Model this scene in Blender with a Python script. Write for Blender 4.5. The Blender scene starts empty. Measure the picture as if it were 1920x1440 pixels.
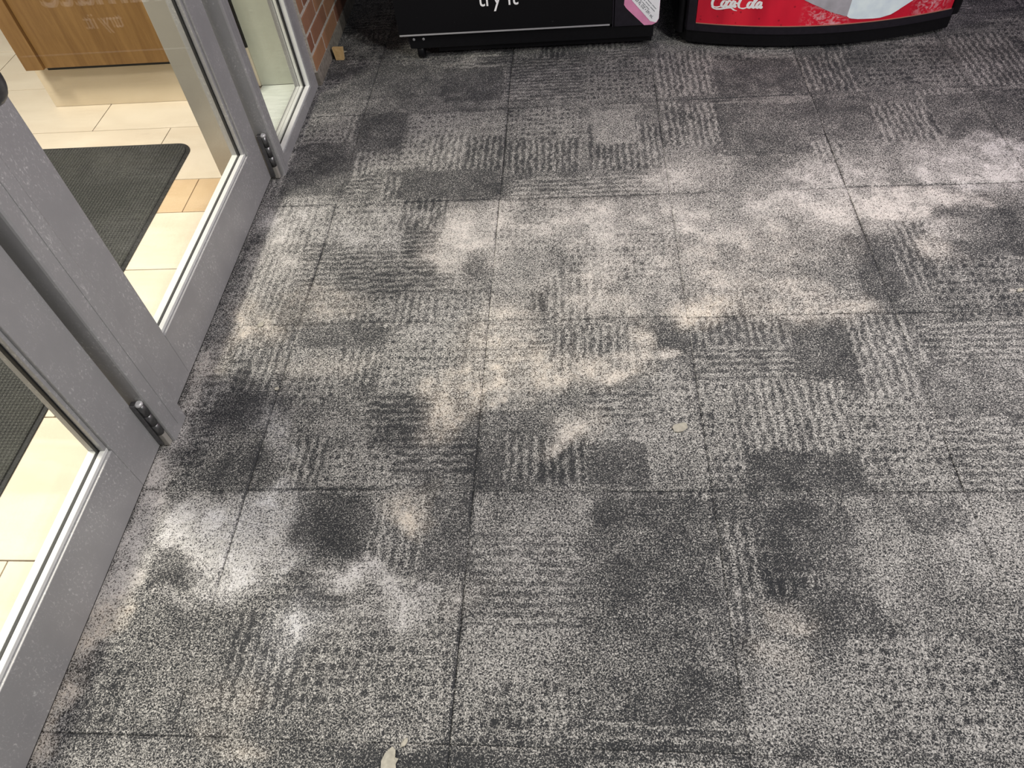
import bpy, bmesh, math, random
import numpy as np
from mathutils import Vector, Matrix

SC = bpy.context.scene
COL = SC.collection
rnd = random.Random(7)

# ------------------------------------------------------------------ camera
cam_d = bpy.data.cameras.new('camera')
cam_d.sensor_fit = 'HORIZONTAL'
cam_d.sensor_width = 36.0
cam_d.lens = 1375.05 * 36.0 / 1920.0
cam_d.clip_start = 0.02
cam = bpy.data.objects.new('camera', cam_d)
COL.objects.link(cam)
_r = Vector((0.99601326, 0.04634363, -0.07622244))
_u = Vector((0.01154912, 0.7802773, 0.62532707))
_f = Vector((-0.08845456, 0.62371436, -0.77663131))
cam.matrix_world = Matrix(((_r.x, _u.x, -_f.x, 0), (_r.y, _u.y, -_f.y, 0), (_r.z, _u.z, -_f.z, 1.3532), (0, 0, 0, 1)))
SC.camera = cam

# ------------------------------------------------------------------ world, exposure
SC.view_settings.view_transform = 'Standard'
SC.view_settings.look = 'None'
SC.view_settings.gamma = 1.0
SC.view_settings.use_curve_mapping = False
SC.view_settings.exposure = 0.0
W = bpy.data.worlds.new('world')
SC.world = W
W.use_nodes = True
_bg = W.node_tree.nodes['Background']
_bg.inputs[0].default_value = (0.92, 0.92, 1.0, 1)
_bg.inputs[1].default_value = 0.12


# ------------------------------------------------------------------ lamps (ceiling fittings of shop and lobby, one added fill spot)
def lamp(name, loc, power, size, color=(1, 1, 1), target=None):
    d = bpy.data.lights.new(name, 'AREA')
    d.shape = 'DISK'
    d.size = size
    d.energy = power
    d.color = color
    o = bpy.data.objects.new(name, d)
    o.location = loc
    if target:
        o.rotation_euler = (Vector(target) - Vector(loc)).to_track_quat('-Z', 'Y').to_euler()
    COL.objects.link(o)
    return o


def spot(name, loc, power, radius, color, target, deg, blend=1.0):
    d = bpy.data.lights.new(name, 'SPOT')
    d.energy = power
    d.shadow_soft_size = radius
    d.color = color
    d.spot_size = math.radians(deg)
    d.spot_blend = blend
    o = bpy.data.objects.new(name, d)
    o.location = loc
    o.rotation_euler = (Vector(target) - Vector(loc)).to_track_quat('-Z', 'Y').to_euler()
    COL.objects.link(o)
    return o


spot('shop_ceiling_or_fill_lamp', (1.45, 0.85, 2.75), 178, 0.07, (1.0, 0.98, 0.95), (0.1, 0.95, 0), 88)
spot('shop_ceiling_or_fill_lamp', (1.9, -0.3, 2.75), 160, 0.07, (1.0, 0.99, 0.95), (-0.1, 0.7, 0), 92)
spot('shop_ceiling_or_fill_lamp', (4.0, -1.6, 2.75), 380, 0.07, (1.0, 0.96, 0.98), (0.45, 2.66, 0.2), 30)  # added fill spot to brighten display and cooler fronts, not a known fitting
lamp('shop_ceiling_or_fill_lamp', (0.45, 2.80, 2.9), 9, 0.10, (0.95, 0.84, 1.0))
lamp('shop_ceiling_or_fill_lamp', (2.8, 2.0, 2.75), 22, 0.25, (1.0, 0.78, 1.0), (1.0, 1.9, 0))
lamp('lobby_ceiling_lamp', (-2.0, 1.3, 2.6), 95, 0.5, (1.0, 0.93, 0.82))
lamp('lobby_ceiling_lamp', (-1.7, 0.2, 2.6), 40, 0.5, (1.0, 0.93, 0.82))


# ------------------------------------------------------------------ materials
def nt(name):
    m = bpy.data.materials.new(name)
    m.use_nodes = True
    t = m.node_tree
    b = t.nodes['Principled BSDF']
    return m, t, b


def N(t, kind, **kw):
    n = t.nodes.new(kind)
    for k, v in kw.items():
        if k.startswith('i_'):
            key = k[2:]
            key = int(key) if key.isdigit() else key.replace('_', ' ')
            n.inputs[key].default_value = v
        else:
            setattr(n, k, v)
    return n


def L(t, a, b):
    t.links.new(a, b)


def ramp(t, fac, stops, interp='LINEAR'):
    r = t.nodes.new('ShaderNodeValToRGB')
    r.color_ramp.interpolation = interp
    while len(r.color_ramp.elements) < len(stops):
        r.color_ramp.elements.new(0.5)
    for e, (p, c) in zip(r.color_ramp.elements, stops):
        e.position = p
        e.color = (*c, 1) if len(c) == 3 else c
    L(t, fac, r.inputs[0])
    return r.outputs[0]


def mth(t, op, a, b=None, c=None, clamp=False):
    n = t.nodes.new('ShaderNodeMath')
    n.operation = op
    n.use_clamp = clamp
    for i, v in enumerate((a, b, c)):
        if v is None:
            continue
        if isinstance(v, (int, float)):
            n.inputs[i].default_value = v
        else:
            L(t, v, n.inputs[i])
    return n.outputs[0]


def mix(t, fac, a, b, blend='MIX'):
    n = t.nodes.new('ShaderNodeMix')
    n.data_type = 'RGBA'
    n.blend_type = blend
    for sock, v in ((n.inputs[0], fac), (n.inputs[6], a), (n.inputs[7], b)):
        if isinstance(v, (int, float)):
            sock.default_value = v
        elif isinstance(v, tuple):
            sock.default_value = (*v, 1) if len(v) == 3 else v
        else:
            L(t, v, sock)
    return n.outputs[2]


def position(t, scale=(1, 1, 1), rot=(0, 0, 0), loc=(0, 0, 0)):
    g = t.nodes.new('ShaderNodeNewGeometry')
    m = t.nodes.new('ShaderNodeMapping')
    m.inputs['Scale'].default_value = scale
    m.inputs['Rotation'].default_value = rot
    m.inputs['Location'].default_value = loc
    L(t, g.outputs['Position'], m.inputs['Vector'])
    return m.outputs[0]


def noise(t, vec, scale, detail=2.0, rough=0.5, dist=0.0):
    n = t.nodes.new('ShaderNodeTexNoise')
    n.inputs['Scale'].default_value = scale
    n.inputs['Detail'].default_value = detail
    n.inputs['Roughness'].default_value = rough
    n.inputs['Distortion'].default_value = dist
    L(t, vec, n.inputs['Vector'])
    return n.outputs[0]


def bump(t, b, h, strength, dist):
    n = t.nodes.new('ShaderNodeBump')
    n.inputs['Strength'].default_value = strength
    n.inputs['Distance'].default_value = dist
    L(t, h, n.inputs['Height'])
    L(t, n.outputs[0], b.inputs['Normal'])


def plain(name, col, rough=0.5, metal=0.0, speck=0.06, scale=40, spec=0.5, stretch=(1, 1, 1)):
    m, t, b = nt(name)
    n = noise(t, position(t, stretch), scale, 3)
    lo = tuple(max(0, c * (1 - speck * 2)) for c in col)
    hi = tuple(min(1, c * (1 + speck * 2)) for c in col)
    L(t, ramp(t, n, [(0.25, lo), (0.75, hi)]), b.inputs['Base Color'])
    b.inputs['Roughness'].default_value = rough
    b.inputs['Metallic'].default_value = metal
    b.inputs['Specular IOR Level'].default_value = spec
    return m


def carpet_mat():
    m, t, b = nt('loop_carpet')
    at = N(t, 'ShaderNodeAttribute', attribute_name='weave')
    sep = t.nodes.new('ShaderNodeSeparateColor')
    L(t, at.outputs['Color'], sep.inputs[0])
    dens, dust, warm = sep.outputs
    # tufted yarn: short wriggling loops laid in rows
    geo = position(t)
    p = position(t, (1.0, 1.15, 1.0), (0, 0, 0.35))
    n1 = noise(t, p, 205, 1.0, 0.5, 0.6)
    strand = mth(t, 'MULTIPLY_ADD', mth(t, 'ABSOLUTE', mth(t, 'SUBTRACT', n1, 0.5)), -5.0, 1.0)
    n2 = noise(t, position(t, (1.25, 1.0, 1.0), (0, 0, -0.5), (3.1, 1.7, 0)), 330, 1.5, 0.55, 0.5)
    y = mth(t, 'ADD', mth(t, 'MULTIPLY', strand, 0.34), mth(t, 'MULTIPLY', n2, 0.66))
    sx = t.nodes.new('ShaderNodeSeparateXYZ')
    L(t, geo, sx.inputs[0])
    row = mth(t, 'SINE', mth(t, 'MULTIPLY', sx.outputs[1], 2 * math.pi / 0.0068))
    y = mth(t, 'ADD', y, mth(t, 'MULTIPLY', row, 0.012))
    d2 = mth(t, 'ADD', dens, mth(t, 'MULTIPLY', dust, 0.22))
    thr = mth(t, 'ADD', 0.535, mth(t, 'MULTIPLY', mth(t, 'SUBTRACT', 0.44, d2), 0.72))
    e = mth(t, 'MULTIPLY', mth(t, 'SUBTRACT', y, thr), 5.0)
    f = mth(t, 'ADD', e, 0.5, clamp=True)
    big = noise(t, geo, 9, 4, 0.6)
    fine = ramp(t, noise(t, geo, 260, 2), [(0.3, (0, 0, 0)), (0.68, (1, 1, 1))])
    dark = mix(t, big, (0.024, 0.026, 0.029), (0.045, 0.046, 0.048))
    light = mix(t, fine, (0.15, 0.146, 0.136), (0.66, 0.64, 0.60))
    c = mix(t, f, dark, light)
    # ground-in dust greys the dark yarn and bleaches the light yarn
    dn = noise(t, geo, 45, 6, 0.72, 0.8)
    df = mth(t, 'MULTIPLY', dust, mth(t, 'MULTIPLY_ADD', dn, 2.6, -0.62, clamp=True), clamp=True)
    pale = mix(t, warm, (0.72, 0.72, 0.74), (0.74, 0.66, 0.56))
    deep = mix(t, warm, (0.17, 0.17, 0.18), (0.19, 0.155, 0.12))
    c = mix(t, mth(t, 'MULTIPLY', df, 0.85), c, mix(t, f, deep, pale))
    L(t, c, b.inputs['Base Color'])
    b.inputs['Roughness'].default_value = 0.95
    b.inputs['Specular IOR Level'].default_value = 0.1
    bump(t, b, y, 0.55, 0.004)
    return m


def aluminium():
    m, t, b = nt('scuffed_grey_anodised_aluminium')
    p = position(t)
    # dusty scuffs, denser towards the floor where shoes and wheels rub
    sc = noise(t, position(t, (1.0, 1.0, 0.6)), 190, 5, 0.7, 0.5)
    cl = noise(t, p, 11, 3, 0.6)
    s = mth(t, 'MULTIPLY', ramp(t, sc, [(0.54, (0, 0, 0)), (0.68, (1, 1, 1))]), ramp(t, cl, [(0.38, (0, 0, 0)), (0.60, (1, 1, 1))]))
    base = mix(t, cl, (0.35, 0.348, 0.35), (0.43, 0.428, 0.43))
    L(t, mix(t, mth(t, 'MULTIPLY', s, 0.75), base, (0.80, 0.80, 0.78)), b.inputs['Base Color'])
    b.inputs['Metallic'].default_value = 0.35
    L(t, mth(t, 'MULTIPLY_ADD', sc, 0.35, 0.28), b.inputs['Roughness'])
    return m


def glass_mat():
    m = bpy.data.materials.new('clear_glass')
    m.use_nodes = True
    t = m.node_tree
    t.nodes.clear()
    out = t.nodes.new('ShaderNodeOutputMaterial')
    tr = N(t, 'ShaderNodeBsdfTransparent')
    tr.inputs[0].default_value = (0.97, 0.98, 0.97, 1)
    gl = N(t, 'ShaderNodeBsdfGlossy')
    gl.inputs['Roughness'].default_value = 0.0
    fr = N(t, 'ShaderNodeFresnel')
    gb = N(t, 'ShaderNodeNewGeometry')
    L(t, mth(t, 'MULTIPLY_ADD', gb.outputs['Backfacing'], 1 / 1.5 - 1.5, 1.5), fr.inputs[0])
    mx = N(t, 'ShaderNodeMixShader')
    L(t, fr.outputs[0], mx.inputs[0])
    L(t, tr.outputs[0], mx.inputs[1])
    L(t, gl.outputs[0], mx.inputs[2])
    L(t, mx.outputs[0], out.inputs[0])
    return m


def wood_mat(name, lo, hi, axis_scale, scale=6.0):
    m, t, b = nt(name)
    p = position(t, axis_scale)
    g = noise(t, p, scale, 6, 0.6, 0.4)
    g2 = noise(t, p, scale * 6, 3, 0.6)
    f = mth(t, 'ADD', mth(t, 'MULTIPLY', g, 0.75), mth(t, 'MULTIPLY', g2, 0.25))
    L(t, ramp(t, f, [(0.32, lo), (0.68, hi)]), b.inputs['Base Color'])
    b.inputs['Roughness'].default_value = 0.42
    bump(t, b, g2, 0.1, 0.001)
    return m


def tile_mat(name, lo, hi):
    m, t, b = nt(name)
    oi = t.nodes.new('ShaderNodeObjectInfo')
    p = position(t, (1, 3.2, 2.0))
    g = noise(t, p, 3.0, 5, 0.55, 0.6)
    c = ramp(t, g, [(0.3, lo), (0.7, hi)])
    v = noise(t, position(t, (0.8, 4.0, 3.0), (0, 0, 0.15)), 5.0, 6, 0.7, 1.0)
    c = mix(t, ramp(t, v, [(0.60, (0, 0, 0)), (0.70, (0.35, 0.35, 0.35))]), c, tuple(k * 0.72 for k in lo))
    L(t, mix(t, mth(t, 'MULTIPLY', oi.outputs['Random'], 0.35), c, tuple(k * 0.9 for k in lo)), b.inputs['Base Color'])
    b.inputs['Roughness'].default_value = 0.38
    return m


def brick_mat():
    m, t, b = nt('red_brown_brick')
    oi = t.nodes.new('ShaderNodeObjectInfo')
    p = position(t)
    c = ramp(t, oi.outputs['Random'], [(0.0, (0.135, 0.048, 0.022)), (0.35, (0.23, 0.092, 0.045)), (0.7, (0.29, 0.145, 0.075)), (1.0, (0.36, 0.19, 0.085))])
    n = noise(t, p, 260, 3, 0.7)
    n2 = noise(t, p, 24, 4, 0.6)
    c = mix(t, ramp(t, n, [(0.35, (0, 0, 0)), (0.75, (0.5, 0.5, 0.5))]), c, (0.30, 0.15, 0.09))
    c = mix(t, mth(t, 'MULTIPLY', n2, 0.35), c, (0.09, 0.035, 0.02))
    L(t, c, b.inputs['Base Color'])
    b.inputs['Roughness'].default_value = 0.9
    bump(t, b, n, 0.4, 0.002)
    return m


def mat_mat():
    m, t, b = nt('ribbed_charcoal_mat')
    p = position(t)
    s = t.nodes.new('ShaderNodeSeparateXYZ')
    L(t, p, s.inputs[0])
    rib = mth(t, 'SINE', mth(t, 'MULTIPLY', s.outputs[0], 2 * math.pi / 0.011))
    row = mth(t, 'SINE', mth(t, 'MULTIPLY', s.outputs[1], 2 * math.pi / 0.009))
    n = noise(t, p, 480, 2)
    big = noise(t, p, 5, 4)
    h = mth(t, 'ADD', mth(t, 'MULTIPLY', rib, 0.07), mth(t, 'ADD', mth(t, 'MULTIPLY', row, 0.05), n))
    c = ramp(t, h, [(0.36, (0.012, 0.013, 0.012)), (0.58, (0.056, 0.057, 0.053)), (0.74, (0.15, 0.15, 0.138))])
    # trodden-in grit
    c = mix(t, ramp(t, big, [(0.5, (0, 0, 0)), (0.75, (0.35, 0.35, 0.35))]), c, (0.10, 0.10, 0.085))
    L(t, c, b.inputs['Base Color'])
    b.inputs['Roughness'].default_value = 0.95
    b.inputs['Specular IOR Level'].default_value = 0.15
    bump(t, b, h, 0.5, 0.003)
    return m


def red_panel_mat():
    """printed panel: red with paler splashes of drink near the foot"""
    m, t, b = nt('printed_red_panel')
    p = position(t)
    s = t.nodes.new('ShaderNodeSeparateXYZ')
    L(t, p, s.inputs[0])
    x, z = s.outputs[0], s.outputs[2]

    def hump(v, c, w):
        d = mth(t, 'DIVIDE', mth(t, 'SUBTRACT', v, c), w)
        return mth(t, 'SUBTRACT', 1.0, mth(t, 'MULTIPLY', d, d), clamp=True)
    sp = noise(t, position(t, (1, 1, 1.4), (0, 0.6, 0)), 34, 5, 0.65, 1.6)
    k = mth(t, 'MULTIPLY', hump(x, 0.86, 0.09), hump(z, 0.105, 0.06))
    k2 = mth(t, 'MULTIPLY', hump(x, 1.215, 0.075), hump(z, 0.125, 0.06))
    k = mth(t, 'MAXIMUM', k, k2)
    f = mth(t, 'MULTIPLY', k, ramp(t, sp, [(0.46, (0, 0, 0)), (0.62, (1, 1, 1))]))
    tone = noise(t, position(t, (1, 1, 0.4)), 7, 3)
    red = ramp(t, tone, [(0.3, (0.42, 0.005, 0.022)), (0.7, (0.78, 0.014, 0.042))])
    # a brighter red band behind the lettering, darker droplets
    red = mix(t, mth(t, 'MULTIPLY', hump(x, 0.575, 0.055), 0.75), red, (0.85, 0.025, 0.05))
    dr = N(t, 'ShaderNodeTexVoronoi')
    dr.inputs['Scale'].default_value = 38
    L(t, p, dr.inputs['Vector'])
    red = mix(t, ramp(t, dr.outputs['Distance'], [(0.10, (0.55, 0.55, 0.55)), (0.16, (0, 0, 0))]), red, (0.2, 0.003, 0.01))
    L(t, mix(t, f, red, (0.75, 0.42, 0.45)), b.inputs['Base Color'])
    b.inputs['Roughness'].default_value = 0.3
    return m


def black_print_mat():
    m, t, b = nt('black_printed_panel')
    n = noise(t, position(t), 70, 4, 0.7)
    c = ramp(t, n, [(0.70, (0.006, 0.006, 0.007)), (0.76, (0.08, 0.08, 0.085))])
    L(t, c, b.inputs['Base Color'])
    b.inputs['Roughness'].default_value = 0.3
    b.inputs['Specular IOR Level'].default_value = 0.15
    return m


M = {}
M['carpet'] = carpet_mat()
M['alu'] = aluminium()
M['bead'] = plain('lit_glazing_bead', (0.72, 0.73, 0.70), 0.35, 0.1, 0.02)  # paler than the frame: lobby light on the bead tops put into the colour
M['gasket'] = plain('black_rubber_gasket', (0.008, 0.008, 0.008), 0.6)
M['glass'] = glass_mat()
M['steel'] = plain('worn_steel', (0.16, 0.16, 0.16), 0.35, 0.8, 0.1, 90)
M['cap'] = plain('pale_steel_cap', (0.62, 0.62, 0.61), 0.4, 0.3, 0.02)
M['oak'] = wood_mat('honey_oak_veneer', (0.17, 0.086, 0.027), (0.285, 0.160, 0.056), (9, 9, 0.7), 5.0)
M['oak_trim'] = wood_mat('honey_oak_edge', (0.185, 0.093, 0.029), (0.275, 0.152, 0.053), (9, 9, 0.7), 6.0)
M['pine'] = wood_mat('pale_pine', (0.50, 0.32, 0.13), (0.72, 0.52, 0.26), (3, 14, 2), 18)
M['tile'] = tile_mat('cream_porcelain', (0.72, 0.62, 0.48), (0.84, 0.755, 0.61))
M['tan_tile'] = tile_mat('tan_porcelain', (0.62, 0.44, 0.26), (0.74, 0.56, 0.36))
M['base_tile'] = tile_mat('beige_porcelain', (0.62, 0.52, 0.37), (0.70, 0.60, 0.45))
M['grout'] = plain('grey_brown_grout', (0.13, 0.10, 0.065), 0.95)
M['mortar'] = plain('grey_mortar', (0.44, 0.40, 0.34), 0.95, 0, 0.15, 160)
M['course'] = plain('grey_cement_course', (0.19, 0.17, 0.14), 0.95, 0, 0.2, 60)
M['brick'] = brick_mat()
M['mat'] = mat_mat()
M['rubber'] = plain('black_rubber_edge', (0.012, 0.013, 0.013), 0.7)
M['jamb'] = plain('pale_grey_green_paint', (0.50, 0.52, 0.44), 0.5, 0, 0.03, 12)
M['post'] = plain('warm_grey_post', (0.43, 0.41, 0.365), 0.35, 0.3, 0.03, 10)
M['sill'] = plain('whitish_streaked_sill', (0.70, 0.74, 0.68), 0.35, 0, 0.07, 60, 0.5, (0.2, 3, 1))
M['black'] = plain('black_plastic', (0.005, 0.005, 0.006), 0.42, 0, 0.1, 60, 0.2)
M['black2'] = plain('charcoal_plastic', (0.014, 0.012, 0.017), 0.5, 0, 0.1, 60, 0.25)
M['print'] = black_print_mat()
M['silver'] = plain('silver_edge', (0.34, 0.34, 0.35), 0.4, 0.2, 0.02)
M['white'] = plain('white_print', (0.92, 0.92, 0.93), 0.5, 0, 0.01)
M['red'] = red_panel_mat()
M['gold'] = plain('copper_edge', (0.45, 0.20, 0.15), 0.4, 0.2, 0.02)
M['ice'] = plain('pale_ice_blue_print', (0.80, 0.93, 1.0), 0.35, 0, 0.05, 30)
M['ice_grey'] = plain('pale_grey_print', (0.42, 0.41, 0.44), 0.35, 0, 0.08, 30)
M['pink'] = plain('pink_print', (0.72, 0.27, 0.45), 0.4, 0, 0.05, 30)
M['label'] = plain('white_label_print', (0.86, 0.87, 0.89), 0.4, 0, 0.02, 30)
M['ink'] = plain('grey_ink', (0.16, 0.17, 0.19), 0.6, 0, 0.02)
M['chip'] = plain('grey_cream_flake', (0.36, 0.34, 0.285), 0.9, 0, 0.10, 120)
M['sub'] = plain('dark_subfloor', (0.02, 0.02, 0.02), 0.95)


# ------------------------------------------------------------------ object helpers
def obj(name, me, mat=None, parent=None, kind=None):
    if isinstance(me, bmesh.types.BMesh):
        b = me
        me = bpy.data.meshes.new(name)
        b.to_mesh(me)
        b.free()
    o = bpy.data.objects.new(name, me)
    COL.objects.link(o)
    if mat is not None and me is not None and not me.materials:
        me.materials.append(mat)
    if parent is not None:
        o.parent = parent
    if kind:
        o['kind'] = kind
    return o


def empty(name, loc=(0, 0, 0)):
    o = bpy.data.objects.new(name, None)
    o.location = loc
    COL.objects.link(o)
    return o


def tag(o, label, cat=None, group=None, kind=None):
    o['label'] = label
    if cat:
        o['category'] = cat
    if group:
        o['group'] = group
    if kind:
        o['kind'] = kind
    return o


def bx(b, x0, x1, y0, y1, z0, z1, bev=0.0):
    v = [b.verts.new((x, y, z)) for x in (x0, x1) for y in (y0, y1) for z in (z0, z1)]
    idx = ((0, 1, 3, 2), (4, 6, 7, 5), (0, 4, 5, 1), (2, 3, 7, 6), (0, 2, 6, 4), (1, 5, 7, 3))
    fs = [b.faces.new([v[i] for i in f]) for f in idx]
    if bev > 0:
        es = list({e for f in fs for e in f.edges})
        bmesh.ops.bevel(b, geom=es, offset=bev, segments=2, profile=0.5, affect='EDGES')
    return b


def box(x0, x1, y0, y1, z0, z1, bev=0.0):
    b = bmesh.new()
    bx(b, min(x0, x1), max(x0, x1), min(y0, y1), max(y0, y1), z0, z1, bev)
    bmesh.ops.recalc_face_normals(b, faces=b.faces)
    return b


def prism(pts, axis, a0, a1):
    """closed outline extruded along an axis: axis 'y' -> pts are (x, z); 'z' -> (x, y); 'x' -> (y, z)"""
    b = bmesh.new()

    def P(p, a):
        return {'x': (a, p[0], p[1]), 'y': (p[0], a, p[1]), 'z': (p[0], p[1], a)}[axis]
    lo = [b.verts.new(P(p, a0)) for p in pts]
    hi = [b.verts.new(P(p, a1)) for p in pts]
    n = len(pts)
    for i in range(n):
        b.faces.new((lo[i], lo[(i + 1) % n], hi[(i + 1) % n], hi[i]))
    b.faces.new(lo)
    b.faces.new(hi)
    bmesh.ops.recalc_face_normals(b, faces=b.faces)
    return b


def tube(path, rad, seg=14, caps=True):
    b = bmesh.new()
    rings = []
    pts = [Vector(p) for p in path]
    for i, p in enumerate(pts):
        d = (pts[min(i + 1, len(pts) - 1)] - pts[max(i - 1, 0)]).normalized()
        ref = Vector((0, 1, 0)) if abs(d.y) < 0.9 else Vector((1, 0, 0))
        a = d.cross(ref).normalized()
        c = d.cross(a)
        r = rad[i] if isinstance(rad, (list, tuple)) else rad
        rings.append([b.verts.new(p + (a * math.cos(2 * math.pi * k / seg) + c * math.sin(2 * math.pi * k / seg)) * r) for k in range(seg)])
    for r0, r1 in zip(rings, rings[1:]):
        for k in range(seg):
            f = b.faces.new((r0[k], r0[(k + 1) % seg], r1[(k + 1) % seg], r1[k]))
            f.smooth = True
    if caps:
        b.faces.new(rings[0])
        b.faces.new(rings[-1])
    bmesh.ops.recalc_face_normals(b, faces=b.faces)
    return b


def text_mesh(name, body, size, depth=0.0006, sx=1.0, align='LEFT'):
    c = bpy.data.curves.new(name, 'FONT')
    c.body = body
    c.size = size
    c.extrude = depth
    c.align_x = align
    c.resolution_u = 4
    o = bpy.data.objects.new(name, c)
    COL.objects.link(o)
    dg = bpy.context.evaluated_depsgraph_get()
    dg.update()
    me = bpy.data.meshes.new_from_object(o.evaluated_get(dg))
    bpy.data.objects.remove(o)
    bpy.data.curves.remove(c)
    me.transform(Matrix.Diagonal((sx, 1, 1, 1)))
    me.name = name
    me.materials.clear()
    return me



# ------------------------------------------------------------------ carpet
TILE = 0.5
X0, Y0 = -0.2242, 0.2961          # one seam crossing of the carpet tiles
DOOR_X = -0.963                   # face of the door leaves

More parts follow.
